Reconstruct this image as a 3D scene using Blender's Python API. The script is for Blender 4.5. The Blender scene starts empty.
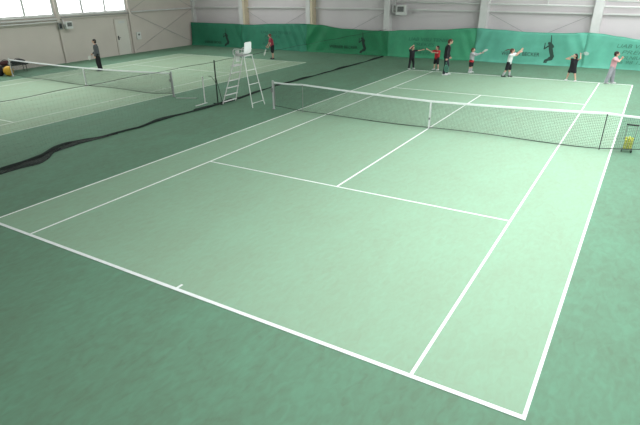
import bpy, bmesh, math, random
from mathutils import Vector, Matrix, Euler

random.seed(7)
SC = bpy.context.scene
COL = SC.collection

# ------------------------------------------------------------------ camera
cam_d = bpy.data.cameras.new('camera')
cam = bpy.data.objects.new('camera', cam_d)
COL.objects.link(cam)
cam.location = (5.7138, -16.7564, 4.4543)
cam.rotation_euler = (1.09893936, 0.0160542, 0.5559145)
cam_d.sensor_width = 36.0
cam_d.lens = 512.666 / 640.0 * 36.0
cam_d.shift_x = 11.17 / 640.0
cam_d.shift_y = 31.93 / 640.0
cam_d.clip_end = 300
SC.camera = cam

# ------------------------------------------------------------------ view and daylight
SC.view_settings.view_transform = 'Standard'
SC.view_settings.look = 'None'
SC.view_settings.gamma = 1.0
SC.view_settings.use_curve_mapping = False
SC.view_settings.exposure = 0.0
EXPO = 3.12
SC.view_settings.exposure = EXPO

world = bpy.data.worlds.new('overcast_sky')
SC.world = world
world.use_nodes = True
bg = world.node_tree.nodes['Background']
bg.inputs['Color'].default_value = (1.0, 0.99, 1.0, 1)
bg.inputs['Strength'].default_value = 1.0

# hall extents (metres, net of the main court on y = 0)
XL, XR, YB, YF, ZC = -26.75, 8.7, 17.5, -20.5, 7.4
SILL, HEADL, HEADR = 2.86, 5.3, 5.5


def portal(name, loc, rot, sx, sy):
    d = bpy.data.lights.new(name, 'AREA')
    d.shape = 'RECTANGLE'
    d.size, d.size_y = sx, sy
    d.cycles.is_portal = True
    o = bpy.data.objects.new(name, d)
    o.location = loc
    o.rotation_euler = rot
    COL.objects.link(o)


portal('window_portal_right', (XR - 0.02, (YF + YB) / 2, (SILL + HEADR) / 2), (0, math.pi / 2, 0), HEADR - SILL, YB - YF)
portal('window_portal_left', (XL + 0.02, (YF + 10.6) / 2, (SILL + HEADL) / 2), (0, -math.pi / 2, 0), HEADL - SILL, 10.6 - YF)
ADDED_SKYS = [(2.3, 6.2, -13.4, 15.0), (-19.1, -17.35, -10.0, 15.0)]   # added unseen roof skylights, shaped for the light: x0, x1, y0, y1
for sx0, sx1, sy0, sy1 in ADDED_SKYS:
    portal('added_skylight_portal', ((sx0 + sx1) / 2, (sy0 + sy1) / 2, ZC - 0.02), (0, 0, 0), sx1 - sx0, sy1 - sy0)


# ------------------------------------------------------------------ materials
def lin(c):
    return tuple((v / 255 / 12.92) if v / 255 <= 0.04045 else ((v / 255 + 0.055) / 1.055) ** 2.4 for v in c)


MATS = {}


def mat(name, rgb, rough=0.7, var=0.06, scale=8.0, metal=0.0, spec=0.35, bump=0.0, linear=False, stretch=None, detail=4.0):
    if name in MATS:
        return MATS[name]
    m = bpy.data.materials.new(name)
    m.use_nodes = True
    nt = m.node_tree
    b = nt.nodes['Principled BSDF']
    c = rgb if linear else lin(rgb)
    b.inputs['Roughness'].default_value = rough
    b.inputs['Metallic'].default_value = metal
    b.inputs['Specular IOR Level'].default_value = spec
    tc = nt.nodes.new('ShaderNodeTexCoord')
    mp = nt.nodes.new('ShaderNodeMapping')
    if stretch:
        mp.inputs['Scale'].default_value = stretch
    nt.links.new(tc.outputs['Object'], mp.inputs['Vector'])
    n = nt.nodes.new('ShaderNodeTexNoise')
    n.inputs['Scale'].default_value = scale
    n.inputs['Detail'].default_value = detail
    nt.links.new(mp.outputs['Vector'], n.inputs['Vector'])
    r = nt.nodes.new('ShaderNodeValToRGB')
    r.color_ramp.elements[0].position = 0.3
    r.color_ramp.elements[1].position = 0.7
    r.color_ramp.elements[0].color = (*[max(0, v * (1 - var)) for v in c], 1)
    r.color_ramp.elements[1].color = (*[min(1, v * (1 + var)) for v in c], 1)
    nt.links.new(n.outputs['Fac'], r.inputs['Fac'])
    nt.links.new(r.outputs['Color'], b.inputs['Base Color'])
    if bump:
        bp = nt.nodes.new('ShaderNodeBump')
        bp.inputs['Strength'].default_value = bump
        bp.inputs['Distance'].default_value = 0.01
        nt.links.new(n.outputs['Fac'], bp.inputs['Height'])
        nt.links.new(bp.outputs['Normal'], b.inputs['Normal'])
    MATS[name] = m
    return m


def carpet(name, c, var, hue=0.04):
    """brushed sand-filled carpet: fine grain, streaks and broad wear"""
    m = bpy.data.materials.new(name)
    m.use_nodes = True
    nt = m.node_tree
    b = nt.nodes['Principled BSDF']
    b.inputs['Roughness'].default_value = 0.85
    b.inputs['Specular IOR Level'].default_value = 0.25
    tc = nt.nodes.new('ShaderNodeTexCoord')

    def noise(scale, stretch, rot, detail=5.0, dist=0.0):
        mp = nt.nodes.new('ShaderNodeMapping')
        mp.inputs['Scale'].default_value = stretch
        mp.inputs['Rotation'].default_value = (0, 0, rot)
        nt.links.new(tc.outputs['Object'], mp.inputs['Vector'])
        n = nt.nodes.new('ShaderNodeTexNoise')
        n.inputs['Scale'].default_value = scale
        n.inputs['Detail'].default_value = detail
        n.inputs['Distortion'].default_value = dist
        nt.links.new(mp.outputs['Vector'], n.inputs['Vector'])
        return n.outputs['Fac']

    f1 = noise(1.6, (1, 0.45, 1), 0.6, 6, 0.8)
    f2 = noise(11.0, (1, 0.45, 1), -0.5, 8, 0.8)
    f3 = noise(0.35, (1, 1, 1), 0.0, 3)

    def math_(op, a, bb):
        n = nt.nodes.new('ShaderNodeMath')
        n.operation = op
        for i, v in enumerate((a, bb)):
            if isinstance(v, (int, float)):
                n.inputs[i].default_value = v
            else:
                nt.links.new(v, n.inputs[i])
        return n.outputs[0]

    s = math_('ADD', math_('MULTIPLY', f1, 0.35), math_('ADD', math_('MULTIPLY', f2, 0.5), math_('MULTIPLY', f3, 0.15)))
    r = nt.nodes.new('ShaderNodeValToRGB')
    r.color_ramp.elements[0].position = 0.36
    r.color_ramp.elements[1].position = 0.64
    r.color_ramp.elements[0].color = (c[0] * (1 - var * 0.6 + hue), c[1] * (1 - var), c[2] * (1 - var), 1)
    r.color_ramp.elements[1].color = (c[0] * (1 + var * 0.6 - hue), c[1] * (1 + var), c[2] * (1 + var), 1)
    nt.links.new(s, r.inputs['Fac'])
    nt.links.new(r.outputs['Color'], b.inputs['Base Color'])
    MATS[name] = m
    return m


M_FLOOR = carpet('dark_green_carpet', (0.133, 0.247, 0.165), 0.15, 0.045)
M_COURT = carpet('light_green_carpet', (0.268, 0.402, 0.285), 0.08, 0.025)
M_COURT2 = carpet('aged_light_green_carpet', (0.30, 0.405, 0.285), 0.10)
M_LINE = mat('white_line_paint', (0.82, 0.84, 0.83), 0.8, 0.05, 6, linear=True)
M_LINE_OLD = mat('worn_line_paint', (0.62, 0.68, 0.60), 0.85, 0.2, 3, linear=True)
M_WALL_B = mat('grey_wall_panel', (0.60, 0.555, 0.565), 0.6, 0.03, 0.8, linear=True)
M_WALL_L = mat('beige_wall_panel', (0.56, 0.50, 0.455), 0.6, 0.03, 0.8, linear=True)
M_WHITE = mat('white_paint', (0.62, 0.62, 0.60), 0.45, 0.03, 5, linear=True)
M_STEEL_L = mat('light_grey_steel', (0.60, 0.59, 0.58), 0.45, 0.05, 3, linear=True)
M_STEEL_T = mat('tan_steel', (0.60, 0.51, 0.37), 0.5, 0.08, 3, linear=True)  # tan body of the two leftmost back-wall columns
M_CEIL = mat('ceiling_sheet', (0.55, 0.55, 0.54), 0.7, 0.03, 1, linear=True)
M_ROD = mat('grey_brace_rod', (0.30, 0.30, 0.30), 0.5, 0.05, 5, linear=True)
M_DARK = mat('black_plastic', (0.02, 0.02, 0.022), 0.5, 0.15, 20, linear=True)
M_GREYM = mat('grey_metal', (0.25, 0.26, 0.25), 0.4, 0.08, 10, linear=True, metal=0.3)
M_NETCORD = mat('black_net_cord', (0.03, 0.04, 0.035), 0.8, 0.1, 30, linear=True)
M_BAND = mat('white_headband', (0.78, 0.80, 0.79), 0.7, 0.04, 10, linear=True)
M_DIV = mat('dark_divider_netting', (0.012, 0.02, 0.016), 0.85, 0.2, 6, linear=True)
M_SKIN = mat('skin', (0.55, 0.34, 0.25), 0.55, 0.05, 12, linear=True)


# ------------------------------------------------------------------ geometry helpers
class MB:
    def __init__(s):
        s.v, s.f = [], []

    def box(s, x0, x1, y0, y1, z0, z1):
        b = len(s.v)
        s.v += [(x0, y0, z0), (x1, y0, z0), (x1, y1, z0), (x0, y1, z0), (x0, y0, z1), (x1, y0, z1), (x1, y1, z1), (x0, y1, z1)]
        s.f += [tuple(b + i for i in q) for q in ((0, 3, 2, 1), (4, 5, 6, 7), (0, 1, 5, 4), (1, 2, 6, 5), (2, 3, 7, 6), (3, 0, 4, 7))]
        return s

    def bar(s, a, c, w, h=None, up=(0, 0, 1)):
        """square bar between two points"""
        h = h or w
        a, c = Vector(a), Vector(c)
        d = (c - a).normalized()
        u = Vector(up)
        if abs(d.dot(u)) > 0.97:
            u = Vector((1, 0, 0))
        sd = d.cross(u).normalized()
        u = sd.cross(d).normalized()
        b = len(s.v)
        for p in (a, c):
            for i, j in ((-1, -1), (1, -1), (1, 1), (-1, 1)):
                s.v.append(tuple(p + sd * (i * w / 2) + u * (j * h / 2)))
        s.f += [tuple(b + i for i in q) for q in ((0, 1, 2, 3), (7, 6, 5, 4), (0, 4, 5, 1), (1, 5, 6, 2), (2, 6, 7, 3), (3, 7, 4, 0))]
        return s

    def tube(s, pts, r, n=8, closed=False):
        pts = [Vector(p) for p in pts]
        rr = r if isinstance(r, (list, tuple)) else [r] * len(pts)
        base = len(s.v)
        m = len(pts)
        prev = None
        for i, p in enumerate(pts):
            if closed:
                t = (pts[(i + 1) % m] - pts[i - 1]).normalized()
            else:
                t = (pts[min(i + 1, m - 1)] - pts[max(i - 1, 0)]).normalized()
            if prev is None:
                u = Vector((0, 0, 1)) if abs(t.z) < 0.9 else Vector((1, 0, 0))
                u = (u - t * u.dot(t)).normalized()
            else:
                u = (prev - t * prev.dot(t)).normalized()
            prev = u
            w = t.cross(u)
            for k in range(n):
                a = 2 * math.pi * k / n
                s.v.append(tuple(p + (u * math.cos(a) + w * math.sin(a)) * rr[i]))
        for i in range(m if closed else m - 1):
            j = (i + 1) % m
            for k in range(n):
                l = (k + 1) % n
                s.f.append((base + i * n + k, base + i * n + l, base + j * n + l, base + j * n + k))
        if not closed:
            s.f.append(tuple(base + k for k in reversed(range(n))))
            s.f.append(tuple(base + (m - 1) * n + k for k in range(n)))
        return s

    def capsule(s, a, b, ra, rb=None, n=12):
        rb = ra if rb is None else rb
        a, b = Vector(a), Vector(b)
        d = b - a
        if d.length < 1e-6:
            d = Vector((0, 0, 1e-4))
            b = a + d
        t = d.normalized()
        pts, rad = [], []
        for k in range(4):
            an = math.pi / 2 * (1 - k / 3)
            pts.append(a - t * (ra * math.sin(an)))
            rad.append(max(ra * math.cos(an), ra * 0.05))
        for k in range(4):
            an = math.pi / 2 * k / 3
            pts.append(b + t * (rb * math.sin(an)))
            rad.append(max(rb * math.cos(an), rb * 0.05))
        return s.tube(pts, rad, n)

    def ell(s, c, rx, ry, rz, n=14, m=8, rot=None):
        c = Vector(c)
        base = len(s.v)
        for i in range(1, m):
            th = math.pi * i / m
            for k in range(n):
                ph = 2 * math.pi * k / n
                p = Vector((rx * math.sin(th) * math.cos(ph), ry * math.sin(th) * math.sin(ph), rz * math.cos(th)))
                if rot:
                    p = rot @ p
                s.v.append(tuple(c + p))
        tp, bt = Vector((0, 0, rz)), Vector((0, 0, -rz))
        if rot:
            tp, bt = rot @ tp, rot @ bt
        s.v += [tuple(c + tp), tuple(c + bt)]
        T, B = len(s.v) - 2, len(s.v) - 1
        for i in range(m - 2):
            for k in range(n):
                l = (k + 1) % n
                s.f.append((base + i * n + k, base + (i + 1) * n + k, base + (i + 1) * n + l, base + i * n + l))
        for k in range(n):
            l = (k + 1) % n
            s.f.append((T, base + k, base + l))
            s.f.append((B, base + (m - 2) * n + l, base + (m - 2) * n + k))
        return s

    def mesh(s, name, material=None, smooth=False):
        me = bpy.data.meshes.new(name)
        me.from_pydata(s.v, [], s.f)
        me.update()
        if material:
            me.materials.append(material)
        if smooth:
            for p in me.polygons:
                p.use_smooth = True
        return me

    def build(s, name, material, parent=None, smooth=False, bevel=0.0):
        o = bpy.data.objects.new(name, s.mesh(name, material, smooth))
        COL.objects.link(o)
        if parent:
            o.parent = parent
        if bevel:
            md = o.modifiers.new('bevel', 'BEVEL')
            md.width = bevel
            md.segments = 2
            md.limit_method = 'ANGLE'
        return o


def empty(name, loc=(0, 0, 0), rz=0.0):
    o = bpy.data.objects.new(name, None)
    o.location = loc
    o.rotation_euler = (0, 0, rz)
    o.empty_display_size = 0.1
    COL.objects.link(o)
    return o


def tag(o, label=None, cat=None, group=None, kind=None):
    if label:
        o['label'] = label
    if cat:
        o['category'] = cat
    if group:
        o['group'] = group
    if kind:
        o['kind'] = kind
    return o


def struct(name, mb, m, parent=None, **k):
    o = mb.build(name, m, parent, **k)
    if not parent:
        o['kind'] = 'structure'
    return o


def bake(mb, name, material, voxel, smooth=2, parent=None):
    """union of overlapping shells into one continuous surface"""
    tmp = bpy.data.objects.new('tmp', mb.mesh('tmp'))
    COL.objects.link(tmp)
    r = tmp.modifiers.new('r', 'REMESH')
    r.mode = 'VOXEL'
    r.voxel_size = voxel
    r.use_smooth_shade = True
    if smooth:
        sm = tmp.modifiers.new('s', 'SMOOTH')
        sm.iterations = smooth
        sm.factor = 0.5
    dg = bpy.context.evaluated_depsgraph_get()
    me = bpy.data.meshes.new_from_object(tmp.evaluated_get(dg))
    me.name = name
    me.materials.clear()
    me.materials.append(material)
    bpy.data.objects.remove(tmp)
    o = bpy.data.objects.new(name, me)
    COL.objects.link(o)
    if parent:
        o.parent = parent
    return o


def text_mesh(body, size, shear=0.0):
    cu = bpy.data.curves.new('lettering', 'FONT')
    cu.body = body
    cu.size = size
    cu.shear = shear
    cu.align_x = 'LEFT'
    cu.offset = 0.006 * size
    o = bpy.data.objects.new('tmp_text', cu)
    COL.objects.link(o)
    dg = bpy.context.evaluated_depsgraph_get()
    me = bpy.data.meshes.new_from_object(o.evaluated_get(dg))
    bpy.data.objects.remove(o)
    return me


# ------------------------------------------------------------------ floor and courts
floor = struct('floor', MB().box(XL - 0.3, XR + 0.3, YF - 0.3, YB + 0.3, -0.2, 0.0), M_FLOOR)
tag(floor, 'dark green carpet floor of the tennis hall', None)
HW, HL, SW, SV = 5.485, 11.885, 4.115, 6.40


def court(cx, mline, lw, bw, mc):
    MB().box(cx - HW, cx + HW, -HL, HL, 0.0005, 0.004).build('court_surface', mc, floor)
    z0, z1 = 0.0045, 0.0075

    def line(x0, x1, y0, y1):
        MB().box(cx + x0, cx + x1, y0, y1, z0, z1).build('court_line', mline, floor)
    for s in (-1, 1):
        a, b = sorted((s * HW, s * (HW - lw)))
        line(a, b, -HL, HL)
        a, b = sorted((s * SW, s * (SW - lw)))
        line(a, b, -HL + bw, HL - bw)
        a, b = sorted((s * HL, s * (HL - bw)))
        line(-HW + lw, HW - lw, a, b)
        line(-SW + lw, SW - lw, s * SV - lw / 2, s * SV + lw / 2)
        a, b = sorted((s * (HL - bw), s * (HL - bw - 0.12)))
        line(-lw / 2, lw / 2, a, b)
    line(-lw / 2, lw / 2, -SV + lw / 2, SV - lw / 2)


court(0.0, M_LINE, 0.046, 0.07, M_COURT)
C2 = -17.82
court(C2, M_LINE_OLD, 0.05, 0.05, M_COURT2)

# ------------------------------------------------------------------ hall shell
T = 0.25
PIER = 0.30
BAYS = [(-20.5, -13.8), (-13.8, -7.7), (-7.7, -1.1), (-1.1, 5.05), (5.05, 10.8)]


def side_wall(name, x, sgn, sill, head, bays, material):
    """sgn = +1: outside lies towards +x"""
    x0, x1 = sorted((x, x + sgn * T))
    mb = MB()
    mb.box(x0, x1, YF, YB, 0, sill)
    mb.box(x0, x1, YF, YB, head, ZC)
    ys = [YF] + [v for b in bays for v in (b[0] + PIER / 2, b[1] - PIER / 2)] + [YB]
    for i in range(0, len(ys), 2):
        if ys[i + 1] - ys[i] > 0.01:
            mb.box(x0, x1, ys[i], ys[i + 1], sill, head)
    return struct(name, mb, material)


wall_left = side_wall('wall_left', XL, -1, SILL, HEADL, BAYS, M_WALL_L)
RB = BAYS[1:] + [(10.8, 16.6)]
wall_right = side_wall('wall_right', XR, 1, SILL, HEADR, RB, M_WALL_B)
wall_back = struct('wall_back', MB().box(XL - T, XR + T, YB, YB + T, 0, ZC), M_WALL_B)
wall_front = struct('wall_front', MB().box(XL - T, XR + T, YF - T, YF, 0, ZC), M_WALL_B)
cl = MB()
xs = [XL - T]
for sx0, sx1, sy0, sy1 in sorted(ADDED_SKYS):
    cl.box(xs[-1], sx0, YF - T, YB + T, ZC, ZC + 0.2)
    cl.box(sx0, sx1, YF - T, sy0, ZC, ZC + 0.2)
    cl.box(sx0, sx1, sy1, YB + T, ZC, ZC + 0.2)
    xs.append(sx1)
cl.box(xs[-1], XR + T, YF - T, YB + T, ZC, ZC + 0.2)
ceiling = struct('ceiling', cl, M_CEIL)

# thin glass
M_GLASS = bpy.data.materials.new('window_glass')
M_GLASS.use_nodes = True
_nt = M_GLASS.node_tree
_nt.nodes.remove(_nt.nodes['Principled BSDF'])
_tr = _nt.nodes.new('ShaderNodeBsdfTransparent')
_tr.inputs['Color'].default_value = (0.93, 0.95, 0.95, 1)
_gl = _nt.nodes.new('ShaderNodeBsdfGlossy')
_gl.inputs['Roughness'].default_value = 0.05
_mx = _nt.nodes.new('ShaderNodeMixShader')
_mx.inputs[0].default_value = 0.06
_nt.links.new(_tr.outputs[0], _mx.inputs[1])
_nt.links.new(_gl.outputs[0], _mx.inputs[2])
_nt.links.new(_mx.outputs[0], _nt.nodes['Material Output'].inputs['Surface'])

wn = 0


def window(x, sgn, y0, y1, z0, z1, lights=3):
    global wn
    wn += 1
    xf = x + sgn * 0.06
    mb = MB()
    w = 0.10
    for a, b in ((y0, y0 + w), (y1 - w, y1)):
        mb.box(xf - 0.04, xf + 0.04, a, b, z0, z1)
    mb.box(xf - 0.04, xf + 0.04, y0 + w, y1 - w, z0, z0 + w)
    mb.box(xf - 0.04, xf + 0.04, y0 + w, y1 - w, z1 - w, z1)
    fr = struct('window_%d' % wn, mb, M_WHITE)
    step = (y1 - y0) / lights
    for k in range(1, lights):
        MB().box(xf - 0.035, xf + 0.035, y0 + k * step - 0.08, y0 + k * step + 0.08, z0 + w, z1 - w).build('mullion', M_WHITE, fr)
    zt = z0 + (z1 - z0) * 0.62
    for k in range(lights):
        MB().box(xf - 0.03, xf + 0.03, y0 + k * step + 0.05, y0 + (k + 1) * step - 0.05, zt - 0.03, zt + 0.03).build('transom', M_WHITE, fr)
        MB().box(xf - 0.004, xf + 0.004, y0 + k * step + 0.04, y0 + (k + 1) * step - 0.04, z0 + 0.03, z1 - 0.03).build('pane', M_GLASS, fr)
    MB().box(min(x - sgn * 0.10, x + sgn * 0.03), max(x - sgn * 0.10, x + sgn * 0.03), y0, y1, z0 - 0.05, z0 - 0.003).build('sill', M_WHITE, fr)


for a, b in BAYS:
    window(XL, -1, a + PIER / 2, b - PIER / 2, SILL, HEADL)
for a, b in RB:
    window(XR, 1, a + PIER / 2, b - PIER / 2, SILL, HEADR)
# unseen skylights added to brighten both courts from above
for sx0, sx1, sy0, sy1 in ADDED_SKYS:
    wn += 1
    sk = MB()
    nb = 9
    st_ = (sy1 - sy0) / nb
    for k in range(nb + 1):
        y = sy0 + st_ * k
        sk.box(sx0, sx1, y - 0.04, y + 0.04, ZC + 0.02, ZC + 0.1)
    skl = struct('window_%d' % wn, sk, M_WHITE)
    for k in range(nb):
        y = sy0 + st_ * k
        MB().box(sx0, sx1, y + 0.04, y + st_ - 0.04, ZC + 0.05, ZC + 0.06).build('pane', M_GLASS, skl)


# steel frame of the hall: I-columns along back and left walls
def i_column(loc, depth, width, h, axis, m1, m2):
    """axis 'y': web runs in y (back wall); 'x': web runs in x (side wall)"""
    t = 0.03
    fl, wb = MB(), MB()
    if axis == 'y':
        fl.box(-width / 2, width / 2, 0, t, 0, h)
        fl.box(-width / 2, width / 2, depth - t, depth, 0, h)
        wb.box(-0.012, 0.012, t, depth - t, 0, h)
    else:
        fl.box(0, t, -width / 2, width / 2, 0, h)
        fl.box(depth - t, depth, -width / 2, width / 2, 0, h)
        wb.box(t, depth - t, -0.012, 0.012, 0, h)
    return fl, wb


tn = 0
COLS = [-21.38, -15.34, -9.30, -3.08, 2.97]
for i, x in enumerate(COLS):
    tn += 1
    w2 = 0.17 if i < 2 else (0.19 if i == 2 else 0.22)
    o = struct('trim_%d' % tn, MB().box(-w2, w2, 0, 0.03, 0, ZC), M_STEEL_L)
    o.location = (x, 16.93, 0)
    tag(o, 'light grey steel wall column')
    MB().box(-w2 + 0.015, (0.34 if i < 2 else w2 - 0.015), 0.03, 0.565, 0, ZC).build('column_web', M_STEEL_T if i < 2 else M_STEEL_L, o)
# corner post
tn += 1
o = struct('trim_%d' % tn, MB().box(XL + 0.005, XL + 0.24, 17.2, 17.495, 0, ZC), M_STEEL_L)
LC = [-13.8, -7.7, -1.1, 5.05, 10.8]
for y in LC:
    tn += 1
    fl, wb = i_column(None, 0.12, 0.2, ZC, 'x', None, None)
    o = struct('trim_%d' % tn, fl, M_WALL_L)
    o.location = (XL + 0.005, y, 0)
    wb.build('column_web', M_WALL_L, o)
# horizontal girts and pipes
tn += 1
GZ = [(XL + 0.24, 2.83), (-21.4, 2.86), (-15.3, 2.88), (-9.3, 2.83), (-3.1, 2.77), (2.9, 2.70), (XR - 0.01, 2.63)]
gm = MB()
for (xa, za), (xb, zb) in zip(GZ, GZ[1:]):
    gm.bar((xa, 17.40, za), (xb, 17.40, zb), 0.16, 0.07)
o = struct('trim_%d' % tn, gm, M_WHITE)
tag(o, 'horizontal steel girt on the grey back wall')
tn += 1
o = struct('trim_%d' % tn, MB().bar((XL + 0.1, 10.92, 2.80), (XL + 0.1, 17.19, 2.80), 0.12, 0.08), M_STEEL_L)
tn += 1
mb = MB()
mb.bar((XL + 0.2, -20.4, 2.52), (XL + 0.2, 4.92, 2.52), 0.16, 0.05)
mb.bar((XL + 0.14, -20.4, 2.68), (XL + 0.14, 4.92, 2.68), 0.10, 0.07)
o = struct('trim_%d' % tn, mb, M_STEEL_L)
tn += 1
o = struct('trim_%d' % tn, MB().bar((XL + 0.22, 5.18, 2.73), (XL + 0.22, 10.65, 2.73), 0.08, 0.05), M_GREYM)
tag(o, 'grey cable tray under the window row')


def pipe(name, pts, r, m, label):
    o = MB().tube(pts, r, 10).build(name, m, None, smooth=True)
    tag(o, label, 'pipe')
    return o


hp = pipe('heating_pipe', [(-8.75, 17.2, 3.27), (-3.4, 17.2, 3.19), (XR - 0.05, 17.2, 2.98)], 0.045, M_WHITE, 'long pale heating pipe high on the back wall, running on from the heater')
MB().tube([(0.35, 17.2, 3.1), (0.35, 17.2, 4.6)], 0.03, 8).build('riser', M_STEEL_L, hp)
pipe('heating_pipe', [(3.3, 17.2, 3.34), (XR - 0.05, 17.2, 3.22)], 0.045, M_WHITE, 'short pale pipe high in the bright end of the back wall, above the long pipe')

# wind bracing rods
for k, (a, b) in enumerate([((COLS[3] + 0.3, 17.3, 2.65), (COLS[4] - 0.3, 17.3, 0.1)), ((COLS[3] + 0.3, 17.34, 0.1), (COLS[4] - 0.3, 17.34, 2.65)),
                            ((COLS[0] + 0.3, 17.3, 2.65), (COLS[1] - 0.3, 17.3, 0.1)), ((COLS[0] + 0.3, 17.34, 0.1), (COLS[1] - 0.3, 17.34, 2.65)),
                            ((COLS[2] - 0.3, 17.3, 2.65), (COLS[1] + 0.3, 17.3, 0.1)),
                            ((XL + 0.08, 10.92, 2.72), (XL + 0.08, 17.1, 0.2)), ((XL + 0.11, 10.92, 0.2), (XL + 0.11, 17.1, 2.72)),
                            ((XL + 0.08, 10.92, 5.6), (XL + 0.08, 17.1, 2.9)), ((XL + 0.11, 10.92, 2.9), (XL + 0.11, 17.1, 5.6))]):
    tn += 1
    o = struct('trim_%d' % tn, MB().tube([a, b], 0.012, 6), M_ROD)

# door in the left wall
d1 = struct('door_1', MB().box(XL + 0.003, XL + 0.05, 9.42, 10.48, 0.01, 2.36), mat('door_leaf', (0.62, 0.59, 0.54), 0.5, 0.02, 2, linear=True))
tag(d1, 'pale grey door in the beige side wall')
fr = MB()
fr.box(XL + 0.003, XL + 0.07, 9.32, 9.415, 0, 2.45)
fr.box(XL + 0.003, XL + 0.07, 10.485, 10.57, 0, 2.45)
fr.box(XL + 0.003, XL + 0.07, 9.415, 10.485, 2.365, 2.45)
fr.build('door_frame', M_WALL_L, d1)
hb = MB()
hb.box(XL + 0.05, XL + 0.065, 9.47, 9.56, 1.02, 1.3)
hb.tube([(XL + 0.06, 9.515, 1.17), (XL + 0.13, 9.515, 1.17), (XL + 0.13, 9.65, 1.17)], 0.014, 8)
hb.build('door_handle', M_DARK, d1)
MB().box(XL + 0.05, XL + 0.056, 9.7, 10.25, 2.1, 2.26).build('door_plaque', M_STEEL_L, d1)

# wall call box beside the door
wb = empty('wall_box', (XL, 11.36, 1.15))
tag(wb, 'small white control box with dark button on the beige wall beside the door', 'control box')
MB().box(0.003, 0.10, -0.2, 0.2, -0.24, 0.26).build('casing', M_WHITE, wb, bevel=0.012)
MB().tube([(0.10, 0, 0.09), (0.125, 0, 0.09)], 0.065, 14).build('button', M_DARK, wb)
MB().box(0.10, 0.106, -0.12, 0.12, -0.16, -0.08).build('nameplate', M_STEEL_L, wb)


# fan heaters
def heater(loc, rz, label, size):
    t = empty('fan_heater', loc, rz)   # front looks towards local -y
    tag(t, label, 'heater', 'fan heaters')
    w, h, d = size, size * 0.9, size * 0.55
    MB().box(-w / 2, w / 2, 0, d, -h / 2, h / 2).build('casing', M_WHITE, t, bevel=0.02)
    MB().box(-w * 0.32, w * 0.32, -0.012, 0.0, -h * 0.16, h * 0.36).build('grille_backing', M_DARK, t)
    for k in range(5):
        z = -h * 0.12 + k * h * 0.105
        MB().bar((-w * 0.33, -0.03, z), (w * 0.33, -0.03, z), 0.012, 0.03).build('slat', M_GREYM, t)
    for sx in (-1, 1):
        MB().box(sx * w * 0.4 - 0.02, sx * w * 0.4 + 0.02, d, d + 0.10, -0.05, 0.05).build('bracket', M_STEEL_L, t)
    return t


heater((-8.33, 16.9, 2.80), 0, 'white fan heater with dark grille high on the grey back wall', 0.66)
heater((XL + 0.40, 5.56, 2.27), math.pi / 2, 'white fan heater with dark grille on the beige wall below the windows', 0.48)
pipe('heater_pipe', [(-8.93, 17.495, 3.12), (-8.93, 17.05, 3.12), (-8.93, 17.05, 2.68), (-8.67, 17.05, 2.68)], 0.04, M_WHITE, 'white elbow pipe dropping beside the back wall heater')
pipe('heater_pipe', [(-8.82, 17.14, 5.2), (-8.82, 17.14, 3.05), (-8.68, 17.14, 2.9)], 0.03, M_WHITE, 'white riser pipe entering the top of the back wall heater')
pipe('heater_pipe', [(XL + 0.005, 5.26, 2.62), (XL + 0.22, 5.26, 2.62), (XL + 0.22, 5.26, 2.3), (XL + 0.22, 5.31, 2.3)], 0.035, M_STEEL_L, 'short grey pipe beside the heater on the beige wall')
pb = empty('junction_box', (XL + 0.126, 5.0, 2.25))
tag(pb, 'small grey junction box on the beige wall column beside the heater', 'junction box')
MB().box(0, 0.14, -0.12, 0.12, -0.2, 0.2).build('casing', M_GREYM, pb, bevel=0.01)
MB().box(0.14, 0.15, -0.08, 0.08, -0.13, 0.13).build('lid', M_DARK, pb)

# ------------------------------------------------------------------ green backdrop curtain
TOP = [(-26.8, 1.73), (-23.35, 1.72), (-20.39, 1.68), (-18.07, 1.79), (-15.88, 1.84), (-14.38, 1.81), (-12.23, 1.6), (-9.97, 1.54),
       (-8.76, 1.56), (-8.2, 1.62), (-5.55, 1.72), (-3.71, 1.84), (-3.11, 1.86), (-1.94, 1.81), (-0.26, 1.72), (1.32, 1.72),
       (2.72, 1.78), (3.31, 1.75), (4.28, 1.63), (5.18, 1.52), (6.8, 1.55), (8.6, 1.7)]


def top_z(x):
    for (a, za), (b, zb) in zip(TOP, TOP[1:]):
        if x <= b:
            t = max(0, (x - a) / (b - a))
            t = t * t * (3 - 2 * t)
            return za + (zb - za) * t
    return TOP[-1][1]


JOINS = [-21.3, -15.35, -9.0, -3.3, 2.75]


def cur_y(x, z):
    y = 16.72 + 0.035 * math.sin(x * 1.7 + z * 0.8) + 0.02 * math.sin(x * 4.1 - z * 2.0)
    for i, j in enumerate(JOINS):
        d = x - j
        y += math.exp(-(d / (1.6 if i == 1 else 0.9)) ** 2) * ((0.03, 0.075, 0.03, 0.04, 0.04)[i] * math.sin((abs(d) * (0.55 if i == 1 and d > 0 else 1) + 0.45 * (1.7 - z)) * 9 + 1.0) + (0.0 if i == 1 else 0.045))
    if z < 0.35:
        y -= (0.35 - z) ** 2 * 0.9 * (0.6 + 0.4 * math.sin(x * 2.3))
    return y


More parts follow.
